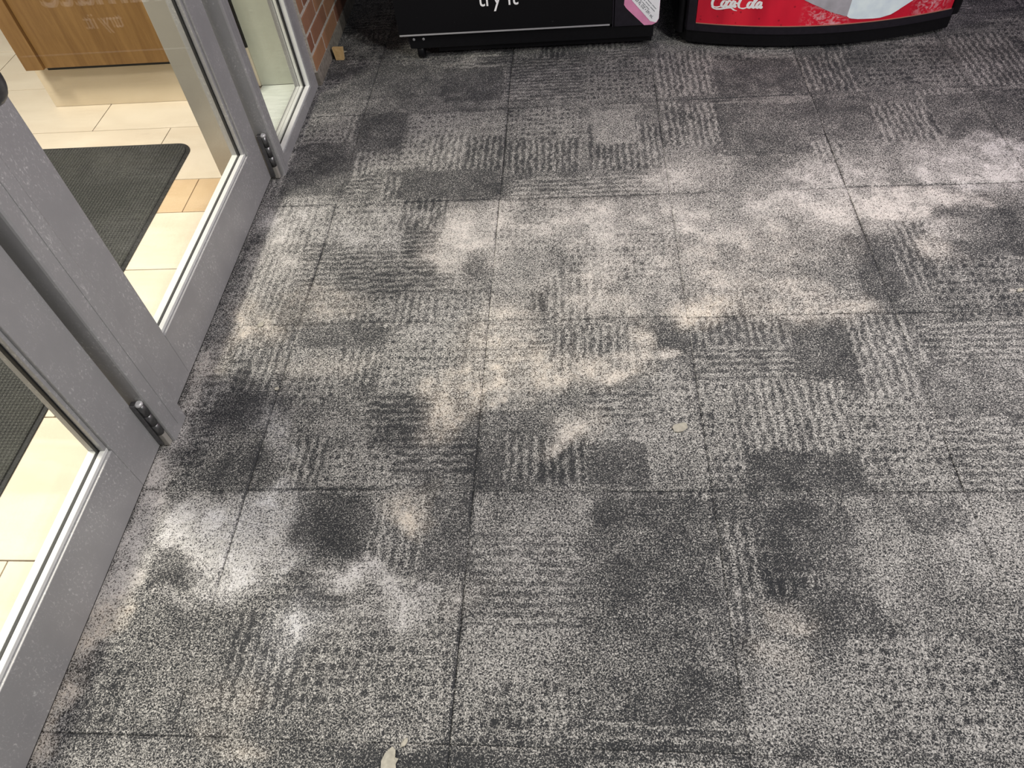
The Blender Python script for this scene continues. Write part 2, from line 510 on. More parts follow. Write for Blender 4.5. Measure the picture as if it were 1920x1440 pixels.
# rectangles of the woven pattern: x0, y0, x1, y1, share of light yarn, weave
WEAVE_PATCHES = [
    (-0.99,2.08,-0.77,2.32,0.45,'d'),(-0.78,2.13,-0.69,2.3,0.42,'v'),(-0.74,2.05,-0.57,2.3,0.2,'n'),(-0.56,1.97,-0.37,2.28,0.58,'d'),
    (-0.39,2.13,-0.23,2.28,0.55,'n'),(-0.38,1.87,-0.22,2.13,0.28,'v'),(-0.92,1.84,-0.7,2.13,0.17,'n'),(-0.71,1.94,-0.62,2.07,0.45,'v'),
    (-0.65,1.96,-0.49,2.05,0.52,'d'),(-0.48,1.95,-0.35,2.14,0.5,'v'),(-0.71,1.84,-0.6,1.94,0.42,'h'),(-0.6,1.77,-0.53,1.93,0.45,'v'),
    (-0.54,1.81,-0.23,1.95,0.22,'n'),(-0.88,2.22,-0.78,2.3,0.5,'n'),(-0.22,1.8,0.28,2.27,0.36,'n'),(-0.23,2.1,0.02,2.28,0.42,'d'),
    (0.04,1.92,0.28,2.17,0.24,'v'),(-0.19,1.8,0.26,1.89,0.5,'h'),(0.06,2.06,0.2,2.25,0.5,'n'),(-0.21,1.92,0.02,2.1,0.32,'v'),
    (-0.53,1.67,-0.38,1.81,0.3,'v'),(-0.5,1.41,-0.36,1.67,0.2,'h'),(-0.87,1.61,-0.52,1.81,0.55,'d'),(-0.78,1.43,-0.64,1.62,0.4,'h'),
    (-0.65,1.4,-0.48,1.59,0.36,'h'),(-0.48,1.29,-0.36,1.41,0.42,'v'),(-0.7,1.3,-0.48,1.41,0.5,'d'),(-0.38,1.41,-0.21,1.79,0.6,'n'),
    (-0.56,1.4,-0.33,1.48,0.3,'h'),(-0.36,1.29,-0.21,1.4,0.5,'d'),(-0.91,1.3,-0.78,1.83,0.5,'v'),(-0.22,1.56,-0.03,1.78,0.55,'d'),
    (-0.03,1.62,0.27,1.78,0.58,'n'),(-0.03,1.42,0.27,1.62,0.5,'d'),(-0.21,1.41,-0.07,1.56,0.55,'n'),(-0.08,1.28,0.07,1.45,0.5,'v'),
    (0.07,1.28,0.27,1.42,0.5,'n'),(-0.82,1.06,-0.72,1.29,0.42,'v'),(-0.69,1.21,-0.44,1.28,0.26,'n'),(-0.74,1.13,-0.52,1.21,0.54,'n'),
    (-0.48,1.05,-0.29,1.27,0.52,'d'),(-0.5,0.96,-0.27,1.06,0.3,'h'),(-0.87,0.96,-0.68,1.07,0.2,'n'),(-0.85,0.8,-0.65,0.97,0.3,'n'),
    (-0.65,0.81,-0.57,0.94,0.38,'v'),(-0.57,0.81,-0.37,0.91,0.5,'d'),(-0.59,1.09,-0.49,1.21,0.38,'v'),(-0.41,0.83,-0.23,0.96,0.22,'h'),
    (-0.73,1.05,-0.57,1.13,0.42,'d'),(-0.52,0.8,-0.22,0.81,0.2,'n'),(-0.28,1.09,-0.24,1.28,0.48,'v'),(-0.07,1.05,-0.01,1.26,0.45,'v'),
    (0.15,1.18,0.28,1.26,0.24,'n'),(-0.25,0.91,-0.09,1.01,0.24,'n'),(-0.23,0.8,-0.15,0.91,0.18,'n'),(-0.16,0.82,-0.08,0.94,0.46,'v'),
    (-0.08,0.81,0.02,0.93,0.28,'v'),(0.02,0.81,0.15,0.92,0.2,'n'),(0.15,0.8,0.28,0.97,0.56,'n'),(0.17,0.97,0.31,1.13,0.5,'d'),
    (-0.25,1.12,-0.07,1.28,0.45,'h'),(-0.01,1.12,0.15,1.27,0.48,'v'),(0.02,0.97,0.17,1.08,0.34,'h'),(0.27,1.09,0.53,1.21,0.42,'h'),
    (0.27,1.2,0.5,1.3,0.38,'v'),(0.51,1.04,0.66,1.29,0.17,'n'),(0.65,1.04,0.79,1.29,0.48,'v'),(0.35,0.89,0.61,1.09,0.52,'v'),
    (0.34,0.8,0.6,0.89,0.2,'n'),(0.59,0.81,0.79,1.04,0.5,'d'),(0.27,0.81,0.35,1.09,0.56,'d'),(0.81,1.13,1.04,1.28,0.46,'h'),
    (0.77,0.99,0.99,1.13,0.32,'n'),(0.76,0.8,0.93,0.99,0.5,'h'),(-0.85,0.61,-0.6,0.79,0.58,'n'),(-0.61,0.61,-0.42,0.79,0.18,'n'),
    (-0.43,0.61,-0.31,0.78,0.42,'v'),(-0.31,0.61,-0.21,0.78,0.2,'n'),(-0.66,0.34,-0.52,0.53,0.34,'v'),(-0.41,0.35,-0.23,0.58,0.46,'d'),
    (-0.84,0.28,-0.66,0.57,0.46,'n'),(-0.52,0.34,-0.4,0.52,0.42,'d'),(-0.75,0.28,-0.49,0.34,0.4,'n'),(-0.49,0.29,-0.22,0.35,0.46,'n'),
    (-0.67,0.54,-0.56,0.62,0.4,'h'),(-0.22,0.7,0.03,0.79,0.52,'n'),(-0.21,0.49,-0.0,0.7,0.44,'h'),(0.03,0.71,0.32,0.78,0.22,'n'),
    (-0.0,0.54,0.29,0.71,0.36,'n'),(-0.22,0.41,0.02,0.49,0.5,'n'),(0.01,0.43,0.28,0.54,0.42,'n'),(0.01,0.35,0.28,0.43,0.28,'n'),
    (0.17,0.64,0.27,0.76,0.34,'n'),(-0.22,0.3,0.01,0.41,0.42,'d'),(-0.0,0.42,0.11,0.5,0.46,'n'),(0.01,0.3,0.27,0.35,0.38,'h'),
    (0.27,0.49,0.35,0.73,0.46,'v'),(0.37,0.62,0.54,0.76,0.26,'n'),(0.65,0.7,0.78,0.77,0.24,'n'),(0.54,0.63,0.64,0.79,0.48,'n'),
    (0.4,0.46,0.55,0.58,0.24,'n'),(0.32,0.46,0.41,0.56,0.52,'n'),(0.55,0.51,0.74,0.64,0.42,'n'),(0.28,0.31,0.48,0.46,0.5,'n'),
    (0.48,0.31,0.72,0.5,0.48,'d'),(0.76,0.59,0.85,0.79,0.6,'n'),(0.71,0.32,0.76,0.59,0.42,'n'),(-0.91,0.2,-0.4,0.27,0.42,'n'),
    (-0.4,0.21,0.01,0.29,0.22,'n'),(0.01,0.23,0.27,0.29,0.45,'h'),(0.27,0.24,0.7,0.3,0.42,'n'),(0.34,2.03,0.47,2.27,0.46,'v'),
    (0.46,1.96,0.77,2.25,0.2,'n'),(0.27,1.79,0.43,2.03,0.46,'n'),(0.43,1.78,0.72,1.97,0.46,'n'),(0.72,1.81,0.81,2.03,0.52,'v'),
    (0.78,2.03,0.96,2.27,0.24,'n'),(0.93,2.0,1.1,2.23,0.42,'v'),(1.12,2.01,1.38,2.26,0.3,'n'),(0.81,1.8,1.29,2.01,0.5,'n'),
    (0.29,2.03,0.35,2.29,0.34,'v'),(0.27,1.56,0.51,1.78,0.56,'n'),(0.51,1.59,0.82,1.76,0.56,'n'),(0.27,1.4,0.52,1.56,0.5,'n'),
    (0.52,1.39,0.73,1.59,0.5,'n'),(0.28,1.28,0.43,1.4,0.4,'v'),(0.43,1.28,0.69,1.39,0.46,'d'),(0.72,1.34,0.84,1.59,0.22,'n'),
    (0.83,1.37,0.93,1.64,0.4,'v'),(0.96,1.49,1.18,1.71,0.26,'n'),(0.89,1.27,1.1,1.49,0.3,'d'),(0.8,1.26,0.88,1.37,0.44,'n'),
    (-0.85,2.37,-0.47,2.63,0.3,'n'),(-0.47,2.35,-0.25,2.58,0.16,'n'),(-0.24,2.33,0.03,2.62,0.38,'h'),(0.03,2.32,0.28,2.59,0.44,'d'),
    (-0.82,2.3,-0.45,2.39,0.42,'n'),(0.29,2.32,0.49,2.62,0.44,'v'),(0.48,2.31,0.76,2.54,0.24,'n'),(0.77,2.31,0.94,2.55,0.38,'v'),
    (0.95,2.32,1.28,2.56,0.34,'d'),(1.3,2.3,1.5,2.64,0.44,'v'),(-0.97,2.31,-0.82,2.39,0.34,'n'),
]
DUST_PATCHES = [
    (0.83,1.71,0.169,0.051,0.95,0.5),(0.98,1.75,0.155,0.052,0.9,0.4),(1.18,1.85,0.171,0.07,0.75,0.2),(0.75,1.85,0.178,0.089,0.5,0.2),
    (1.28,1.95,0.115,0.079,0.55,0),(0.63,1.73,0.16,0.072,0.55,0.3),(0.48,1.51,0.193,0.126,0.4,0.6),(0.28,1.33,0.079,0.047,0.75,0.9),
    (0.36,1.36,0.093,0.048,0.5,0.9),(0.14,1.49,0.226,0.126,0.3,0.4),(0.18,1.66,0.223,0.093,0.35,0.3),(0.02,1.13,0.115,0.058,0.5,0.8),
    (0.11,1.17,0.045,0.024,0.9,0.7),(0.2,1.17,0.035,0.02,0.9,0.5),(0.07,1.1,0.037,0.019,0.8,0.7),(-0.19,1.09,0.064,0.023,0.6,0.8),
    (-0.16,1.05,0.022,0.011,0.9,0.7),(-0.23,1.14,0.079,0.102,0.4,1),(-0.29,1.06,0.09,0.081,0.5,1),(-0.3,0.98,0.05,0.06,0.45,1),
    (-0.34,0.76,0.052,0.036,0.5,1),(-0.31,0.74,0.045,0.023,0.6,1),(-0.01,0.95,0.054,0.051,0.5,0.7),(-0.03,0.9,0.036,0.028,0.5,0.6),
    (-0.19,1.28,0.082,0.075,0.6,0.7),(0.13,1.24,0.039,0.09,0.5,0.7),(-0.84,1.59,0.073,0.187,0.5,0.3),(-0.83,1.73,0.117,0.076,0.45,0),
    (-0.6,1.65,0.111,0.072,0.4,0),(-0.29,1.66,0.093,0.107,0.55,0.4),(-0.28,1.52,0.089,0.066,0.5,0.5),(-0.37,1.57,0.061,0.09,0.3,0.5),
    (-0.5,1.74,0.097,0.05,0.25,0),(-0.89,1.33,0.052,0.1,0.45,0.9),(-0.89,1.22,0.029,0.111,0.4,0.8),(-0.93,1.13,0.03,0.07,0.55,0.6),
    (-0.93,1.06,0.02,0.049,0.5,0.4),(-0.93,0.98,0.027,0.063,0.5,0.2),(-0.93,0.85,0.028,0.056,0.9,0.4),(-0.93,0.74,0.041,0.065,1,0.3),
    (-0.93,0.65,0.04,0.06,1,0.3),(-0.93,0.58,0.03,0.051,0.85,0.4),(-0.94,0.52,0.029,0.043,0.8,0.8),(-0.93,0.47,0.033,0.031,0.8,1),
    (-0.94,0.41,0.03,0.04,0.7,0.9),(-0.94,0.35,0.027,0.037,0.65,0.9),(-0.93,0.28,0.03,0.043,0.6,0.9),(-0.75,0.71,0.141,0.069,0.75,-0.3),
    (-0.79,0.62,0.103,0.041,0.8,0),(-0.71,0.6,0.068,0.04,0.6,-0.2),(-0.67,0.74,0.059,0.052,0.5,-0.5),(-0.8,0.54,0.067,0.022,0.3,0),
    (-0.53,0.52,0.042,0.048,0.6,-0.3),(-0.58,0.5,0.053,0.052,0.3,-0.3),(-0.39,0.59,0.086,0.025,0.75,0),(-0.35,0.55,0.042,0.043,0.5,0),
    (-0.45,0.49,0.083,0.051,0.3,0),(-0.25,0.56,0.042,0.032,0.4,0.3),(-0.72,1.01,0.039,0.064,0.4,-0.3),(-0.68,0.92,0.038,0.074,0.4,-0.3),
    (-0.85,0.69,0.059,0.1,0.6,0.1),(-0.7,1.37,0.104,0.061,0.35,0.9),(-0.25,1.1,0.018,0.011,1,0.8),(-0.23,1.09,0.013,0.01,1,0.8),
    (-0.2,1.08,0.018,0.01,1,0.8),(-0.18,1.07,0.015,0.01,1,0.8),(-0.15,1.07,0.013,0.011,1,0.8),(-0.14,1.05,0.01,0.01,1,0.8),
    (-0.17,1.04,0.012,0.01,1,0.8),(-0.94,0.82,0.032,0.084,1,0.35),(-0.94,0.71,0.048,0.077,1,0.35),(-0.94,0.62,0.041,0.07,1,0.35),
    (-0.94,0.48,0.037,0.063,0.7,0.9),(-0.77,0.68,0.174,0.086,0.6,0),(-0.67,0.62,0.124,0.053,0.5,-0.2),(0.87,1.73,0.227,0.061,0.6,0.3),
    (1.17,1.88,0.201,0.087,0.5,0.1),(-0.28,1.61,0.138,0.162,0.35,0.4),(0.7,1.64,0.196,0.09,0.3,0.4),(-0.04,1.72,0.247,0.098,0.25,0.4),
    (-0.12,1.14,0.155,0.084,0.35,0.9),(-0.45,0.59,0.119,0.033,0.5,0),(-0.61,1.16,0.109,0.035,0.3,0.6),(-0.84,1.28,0.073,0.057,0.4,0.9),
    (0.39,0.54,0.039,0.03,0.4,0.8),(0.34,0.46,0.038,0.028,0.4,0.6),(-0.64,0.37,0.06,0.028,0.3,0.7),(-0.59,0.31,0.078,0.026,0.35,0.9),
    (-0.12,1.65,0.122,0.094,0.3,0.4),(0.54,1.35,0.117,0.076,0.4,0.7),(0.94,1.52,0.079,0.061,0.5,0.6),(0.99,1.62,0.081,0.044,0.5,0.3),
    (1.09,1.36,0.012,0.011,1,0.5),(0.68,1.29,0.075,0.036,0.4,0.8),(0.03,1.37,0.165,0.098,0.3,0.6),(1.12,1.8,0.056,0.034,0.7,0),
    (0.92,1.77,0.085,0.029,0.7,0.4),(0.37,1.65,0.146,0.069,0.4,0.4),(0.27,1.83,0.154,0.077,0.3,0.3),(0.34,1.9,0.126,0.08,0.25,0.3),
]
WORN_DARK_PATCHES = [
    (-0.25,1.48,0.041,0.096,0.8),(-0.85,0.6,0.046,0.04,0.8),(-0.78,1.03,0.106,0.065,0.6),(-0.8,0.86,0.076,0.057,0.7),(-0.54,0.7,0.069,0.075,0.6),
    (-0.55,0.56,0.065,0.038,0.6),(-0.64,0.49,0.064,0.042,0.3),(-0.49,0.67,0.056,0.048,0.5),(-0.23,0.29,0.083,0.016,0.8),(0.34,0.29,0.034,0.008,0.5),
    (0.23,1.21,0.051,0.052,0.6),(-0.37,1.89,0.185,0.082,0.4),(0.15,1.3,0.066,0.028,0.3),(-0.39,0.48,0.041,0.041,0.4),
]



def smooth(a):
    a = np.clip(a, 0, 1)
    return a * a * (3 - 2 * a)


_rs = np.random.RandomState(11)
_G = _rs.rand(256, 256)


def vnoise(x, y, f):
    x = x * f + 40.0
    y = y * f + 40.0
    xi = np.floor(x).astype(int)
    yi = np.floor(y).astype(int)
    fx = smooth(x - xi)
    fy = smooth(y - yi)
    g = lambda i, j: _G[i % 256, j % 256]
    return (g(xi, yi) * (1 - fx) + g(xi + 1, yi) * fx) * (1 - fy) + (g(xi, yi + 1) * (1 - fx) + g(xi + 1, yi + 1) * fx) * fy


def fbm(x, y, f, o=4):
    s = 0
    a = 0.5
    for k in range(o):
        s = s + a * vnoise(x + 3.7 * k, y - 2.3 * k, f * 2 ** k)
        a *= 0.5
    return s / (1 - 0.5 ** o)


def weave_value(X, Y, d, kind, ph=0.0):
    p = 0.0208
    sx = np.sin(2 * np.pi * (X / p + ph))
    sy = np.sin(2 * np.pi * (Y / (p * 1.35) + ph))
    if kind == 'v':
        s = np.clip(sx * 2.0, -1, 1)
        return d + 0.095 * s
    if kind == 'h':
        s = np.clip(np.sin(2 * np.pi * (Y / p + ph)) * 2.0, -1, 1)
        return d + 0.08 * s
    if kind == 'd':
        q = np.clip((np.minimum(sx, sy) - 0.15) * 3.0, 0, 1)
        return d + 0.03 - 0.19 * q
    return np.full_like(X, d)


def carpet_fields(X, Y, rng_patches):
    jx = X + 0.012 * (vnoise(X, Y, 70) - 0.5)
    jy = Y + 0.012 * (vnoise(X + 9, Y + 5, 70) - 0.5)
    D = np.full_like(X, 0.34)
    for (x0, y0, x1, y1, d, k) in rng_patches + WEAVE_PATCHES:
        e = 0.005
        m = smooth((jx - x0) / e + 0.5) * smooth((x1 - jx) / e + 0.5) * smooth((jy - y0) / e + 0.5) * smooth((y1 - jy) / e + 0.5)
        if m.max() <= 0:
            continue
        d = 0.345 + (d - 0.40) * 0.37
        D = D * (1 - m) + weave_value(jx, jy, d, k, (x0 * 7.3) % 1) * m
    D = D + 0.16 * (fbm(X, Y, 30, 3) - 0.5) + 0.12 * (fbm(X + 2, Y + 3, 5, 3) - 0.5)
    dust = np.zeros_like(X)
    warm = np.zeros_like(X)
    wx = X + 0.15 * (fbm(X, Y, 7, 5) - 0.5)
    wy = Y + 0.15 * (fbm(X + 5, Y + 8, 7, 5) - 0.5)
    wisp = np.clip(0.55 + 2.6 * (fbm(X + 7, Y + 1, 22, 4) - 0.46), 0.45, 1.35)
    for (cx, cy, rx, ry, s, w) in DUST_PATCHES:
        r = np.sqrt(((wx - cx) / rx) ** 2 + ((wy - cy) / ry) ** 2)
        a = min(1.0, s * 1.12) * smooth((1.45 - r) / 1.1)
        warm = np.where(a > 1e-4, (warm * dust + a * w) / np.maximum(dust + a, 1e-4), warm)
        dust = dust + a * (1 - dust * 0.6)
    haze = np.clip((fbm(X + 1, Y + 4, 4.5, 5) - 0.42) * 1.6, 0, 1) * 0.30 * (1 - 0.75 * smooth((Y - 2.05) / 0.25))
    dust = np.clip(dust * wisp + haze, 0, 1)
    D = D + (0.38 - D) * np.clip(dust * 0.7, 0, 0.75)
    for (cx, cy, rx, ry, s) in WORN_DARK_PATCHES:
        r = np.sqrt(((wx - cx) / rx) ** 2 + ((wy - cy) / ry) ** 2)
        a = s * smooth((1.4 - r) / 1.0)
        D = D * (1 - 0.36 * a)
        dust = dust * (1 - 0.75 * a)
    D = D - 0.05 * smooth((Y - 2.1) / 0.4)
    return D, dust, np.clip(warm * 0.8 + 0.25, 0, 1)


def carpet_tile(x0, x1, y0, y1, n, seed, parent):
    r = random.Random(seed)
    patches = []
    for k in range(16):
        a, c = r.uniform(x0, x1 - 0.06), r.uniform(y0, y1 - 0.06)
        patches.append((a, c, min(x1, a + r.uniform(0.06, 0.22)), min(y1, c + r.uniform(0.05, 0.16)), r.choice((0.2, 0.3, 0.42, 0.5, 0.54)), r.choice('nvhdnd')))
    g = 0.00015
    nx = max(6, int(n * (x1 - x0) / TILE))
    ny = n
    xs = np.concatenate(([x0 + g], np.linspace(x0 + 0.0025, x1 - 0.0025, nx - 1), [x1 - g]))
    ys = np.concatenate(([y0 + g], np.linspace(y0 + 0.0025, y1 - 0.0025, ny - 1), [y1 - g]))
    GX, GY = np.meshgrid(xs, ys, indexing='ij')
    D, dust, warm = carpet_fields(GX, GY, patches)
    # the seams: cut edges sink a little and show dark backing here and there
    ed = np.zeros_like(GX)
    for side, dist in (('a', GX - x0), ('b', x1 - GX), ('c', GY - y0), ('d', y1 - GY)):
        along = GY if side in 'ab' else GX
        w = r.uniform(0.0, 0.55) * np.clip((vnoise(along + seed, along * 0 + r.random() * 9, 6) - 0.3) * 2.2, 0, 1)
        ed = np.maximum(ed, w * np.clip(1 - dist / 0.006, 0, 1))
    D = D - 0.5 * ed
    dust = dust * (1 - 0.7 * ed)
    Z = 0.0007 * np.clip((D - 0.4) * 3, -1, 1) - 0.0015 * np.clip(ed * 1.6, 0, 1)
    border = np.zeros_like(GX, bool)
    border[0, :] = border[-1, :] = border[:, 0] = border[:, -1] = True
    Z = np.where(border, Z - 0.0004 - 0.002 * ed, Z)
    a, c = GX.shape
    cx, cy = (x0 + x1) / 2, (y0 + y1) / 2
    V = np.stack([GX - cx, GY - cy, Z], -1).reshape(-1, 3)
    i = np.arange(a * c).reshape(a, c)
    Q = np.stack([i[:-1, :-1], i[1:, :-1], i[1:, 1:], i[:-1, 1:]], -1).reshape(-1, 4)
    # skirt down to the backing
    ring = np.concatenate([i[:, 0], i[-1, 1:], i[::-1, -1][1:], i[0, ::-1][1:-1]])
    S = V[ring].copy()
    S[:, 2] = -0.0078
    base = len(V)
    k = np.arange(len(ring))
    k2 = (k + 1) % len(ring)
    SQ = np.stack([ring[k2], ring[k], base + k, base + k2], -1)
    V = np.concatenate([V, S])
    Q = np.concatenate([Q, SQ])
    me = bpy.data.meshes.new('carpet_tile')
    me.vertices.add(len(V))
    me.vertices.foreach_set('co', V.astype(np.float32).ravel())
    me.loops.add(Q.size)
    me.loops.foreach_set('vertex_index', Q.astype(np.int32).ravel())
    me.polygons.add(len(Q))
    me.polygons.foreach_set('loop_start', np.arange(0, Q.size, 4, dtype=np.int32))
    me.update(calc_edges=True)
    me.validate()
    colr = np.zeros((len(V), 4), np.float32)
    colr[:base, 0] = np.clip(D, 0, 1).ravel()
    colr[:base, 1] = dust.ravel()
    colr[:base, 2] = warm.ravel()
    colr[:, 3] = 1
    at = me.color_attributes.new('weave', 'FLOAT_COLOR', 'POINT')
    at.data.foreach_set('color', colr.ravel())
    me.polygons.foreach_set('use_smooth', np.ones(len(Q), bool))
    o = obj('carpet_tile', me, M['carpet'], parent)
    o.location = (cx, cy, 0)
    return o


floor = obj('floor', box(-0.99, 2.79, -0.72, 3.81, -0.06, -0.008), M['sub'], kind='structure')
tag(floor, 'dirty charcoal and grey patterned carpet tile floor of the shop')
for i in range(-2, 6):
    for j in range(-2, 7):
        xa, xb = X0 + i * TILE, X0 + (i + 1) * TILE
        ya, yb = Y0 + j * TILE, Y0 + (j + 1) * TILE
        xa = max(xa, -0.985)
        seen = xa < 0.8 + 0.33 * max(0, ya + 0.3) and ya > -0.3 and xa < 1.75
        carpet_tile(xa, xb, ya, yb, 88 if seen else 40, 100 + i * 17 + j, floor)


# ------------------------------------------------------------------ lobby floor of porcelain tiles
lobby = obj('floor', box(-3.2, -1.0, -0.9, 3.4, -0.06, -0.006), M['grout'], kind='structure')
tag(lobby, 'cream porcelain tile floor of the lobby behind the glass doors')
rows = [(-0.90, -0.43, 0.0), (-0.43, 0.10, 0.31), (0.10, 0.625, 0.02), (0.625, 1.0, 0.35), (1.0, 1.262, -0.05), (1.262, 1.525, 0.45), (1.525, 1.785, 0.12),
        (1.785, 1.956, None), (1.956, 2.266, -1.418), (2.266, 2.58, -1.712), (2.58, 2.9, -2.31), (2.9, 3.4, -1.9)]
for ya, yb, off in rows:
    if off is None:
        tl, x = 0.30, -1.213
    else:
        tl, x = 0.61, off
    while x > -3.2:
        x -= tl
    while x < -1.0:
        xa, xb = max(x, -3.2), min(x + tl, -1.0)
        if xb - xa > 0.02:
            t = obj('floor_tile', box(-(xb - xa) / 2 + 0.0016, (xb - xa) / 2 - 0.0016, -(yb - ya) / 2 + 0.0016, (yb - ya) / 2 - 0.0016, -0.0075, 0.0, 0.0006),
                    M['tan_tile'] if off is None else M['tile'], lobby)
            t.location = ((xa + xb) / 2, (ya + yb) / 2, 0)
        x += tl

# ------------------------------------------------------------------ storefront: doors, mullions, sidelight
FX, BX = DOOR_X, DOOR_X - 0.044      # front and back of a leaf


def hinge_part(door, x, y):
    h = obj('hinge', box(x - 0.016, x - 0.004, y - 0.011, y + 0.004, 0.012, 0.158, 0.001), M['steel'], door)
    for k, (za, zb) in enumerate(((0.046, 0.080), (0.082, 0.115), (0.117, 0.150))):
        kn = obj('knuckle', tube([(x, y, za), (x, y, zb)], 0.0085, 16), M['steel'], h)
    cp = obj('hinge_cap', tube([(x, y, 0.150), (x, y, 0.1545), (x, y, 0.1575)], [0.0088, 0.0092, 0.006], 16), M['cap'], h)
    cp['label'] = 'bright domed cap'
    ft = obj('pivot_foot', box(x - 0.007, x + 0.007, y - 0.007, y + 0.007, 0.004, 0.046, 0.0015), M['post'], h)
    return h


def glazing(door, ya, yb, za, zb, fx, bead_w=0.013):
    """beads, gaskets and pane filling a rectangular opening ya..yb, za..zb behind the face fx"""
    b1, b2, g1, g2, e1 = fx - 0.007, fx - 0.019, fx - 0.019, fx - 0.0265, fx - 0.044
    pane = obj('glass_pane', box(fx - 0.0258, fx - 0.0198, ya + 0.002, yb - 0.002, za + 0.002, zb - 0.002), M['glass'], door)
    for nm, xa, xb, t, mat in (('front_bead', b1, b2, 0.009, M['bead']), ('gasket', g1 - 0.0002, fx - 0.0196, 0.007, None), ('back_bead', g2, e1, 0.009, M['bead'])):
        if mat is None:
            continue
        obj(nm, box(xa, xb, ya, yb, za, za + t, 0.0012), mat, door)
        obj(nm, box(xa, xb, ya, yb, zb - t, zb, 0.0012), mat, door)
        obj(nm, box(xa, xb, ya, ya + t, za + t, zb - t, 0.0012), M['alu'], door)
        obj(nm, box(xa, xb, yb - t, yb, za + t, zb - t, 0.0012), M['alu'], door)
    # the black rubber that shows between glass and beads, a rim on either side of the pane
    for ya2, yb2, za2, zb2 in ((ya, yb, za, za + 0.008), (ya, yb, zb - 0.008, zb), (ya, ya + 0.012, za + 0.008, zb - 0.008), (yb - 0.012, yb, za + 0.008, zb - 0.008)):
        obj('gasket', box(g1 + 0.0002, g2 - 0.0002, ya2, yb2, za2, zb2), M['gasket'], door)
    return pane


def leaf(n, y0, y1, stile_l, stile_r, label):
    d = empty('door_%d' % n, (0, 0, 0))
    d['kind'] = 'structure'
    tag(d, label)
    obj('left_stile', box(BX, FX, y0, y0 + stile_l, 0.008, 2.13, 0.0015), M['alu'], d)
    obj('right_stile', box(BX, FX, y1 - stile_r, y1, 0.008, 2.13, 0.0015), M['alu'], d)
    obj('bottom_rail', box(BX, FX, y0 + stile_l + 0.0004, y1 - stile_r - 0.0004, 0.008, 0.149, 0.0015), M['alu'], d)
    obj('top_rail', box(BX, FX, y0 + stile_l + 0.0004, y1 - stile_r - 0.0004, 2.03, 2.13, 0.0015), M['alu'], d)
    glazing(d, y0 + stile_l, y1 - stile_r, 0.149, 2.03, FX)
    sw = obj('gap_shade_strip', box(BX + 0.004, FX - 0.004, y0 + 0.004, y1 - 0.004, 0.0012, 0.009), M['gasket'], d)  # black strip in the bare gap under the leaf, stands in for its shade
    return d


door_1 = leaf(1, 0.000, 0.912, 0.110, 0.108, 'near glazed door leaf in scuffed grey aluminium at lower left')
door_2 = leaf(2, 1.008, 1.934, 0.117, 0.088, 'farther glazed door leaf with pull handle, between the two mullions')
hinge_part(door_1, -0.9475, 0.9195)
hinge_part(door_2, -0.9425, 1.9425)
# pull handle on the lock stile of the farther leaf
hp = [(-0.917, 1.062, 1.20), (-0.917, 1.062, 0.86), (-0.917, 1.062, 0.815)]
for k in range(1, 9):
    a = k / 8 * math.pi / 2
    hp.append((-0.917 - 0.03 * (1 - math.cos(a)), 1.062, 0.815 - 0.03 * math.sin(a)))
hp.append((-0.9625, 1.062, 0.785))
ph = obj('pull_handle', tube(hp, 0.0165, 20), M['steel'], door_2)
obj('handle_rose', tube([(-0.9628, 1.062, 0.785), (-0.957, 1.062, 0.785), (-0.955, 1.062, 0.785)], [0.024, 0.024, 0.020], 24), M['cap'], ph)
obj('handle_rose', tube([(-0.9628, 1.062, 1.19), (-0.957, 1.062, 1.19), (-0.955, 1.062, 1.19)], [0.024, 0.024, 0.020], 24), M['cap'], ph)
obj('handle_arm', tube([(-0.9625, 1.062, 1.19), (-0.917, 1.062, 1.19)], 0.0165, 20), M['steel'], ph)


def mullion(n, y0, y1, xf, depth_back, label):
    t = obj('trim_%d' % n, prism([(-1.006, y0), (xf - 0.006, y0), (xf - 0.002, y0 + 0.0015), (xf, y0 + 0.006), (xf, y1 - 0.006), (xf - 0.002, y1 - 0.0015), (xf - 0.006, y1), (-1.006, y1)],
                                     'z', 0.0, 2.2), M['alu'], kind='structure')
    tag(t, label)
    # deeper post on the lobby side
    p = obj('back_post', box(depth_back, -1.0065, y0 + 0.004, y1 - 0.004, 0.0, 2.2, 0.002), M['post'], t)
    p['label'] = 'warm grey post on the lobby side'
    obj('corner_bead', box(xf - 0.0005, xf + 0.0012, (y0 + y1) / 2 - 0.0006, (y0 + y1) / 2 + 0.0006, 0.02, 2.2), M['alu'], t)
    return t


mull_1 = mullion(1, 0.927, 1.003, -0.934, -1.135, 'near grey aluminium mullion post between the two door leaves')
mull_2 = mullion(2, 1.953, 2.003, -0.923, -1.137, 'grey aluminium mullion post between farther door and narrow sidelight')
mull_0 = mullion(3, -0.09, -0.006, -0.934, -1.135, 'grey aluminium mullion post at the near side of the first door')

win = empty('window_1', (0, 0, 0))
win['kind'] = 'structure'
tag(win, 'narrow glazed sidelight in grey aluminium beside the brick wall')
WX = -0.933
obj('bottom_rail', box(WX - 0.060, WX, 2.0035, 2.500, 0.0, 0.040, 0.0012), M['alu'], win)
obj('right_stile', box(WX - 0.060, WX, 2.428, 2.500, 0.0404, 2.2, 0.0012), M['alu'], win)
ya, yb, za, zb = 2.0035, 2.428, 0.040, 2.12
obj('top_rail', box(WX - 0.060, WX, 2.0035, 2.4276, 2.12, 2.2, 0.0012), M['alu'], win)
obj('front_bead', box(WX - 0.003, WX - 0.019, ya, yb, za, za + 0.006, 0.001), M['bead'], win)
obj('front_bead', box(WX - 0.003, WX - 0.019, yb - 0.006, yb, za + 0.006, zb, 0.001), M['bead'], win)
obj('gasket', box(WX - 0.0192, WX - 0.0262, yb - 0.012, yb, za + 0.006, zb), M['gasket'], win)
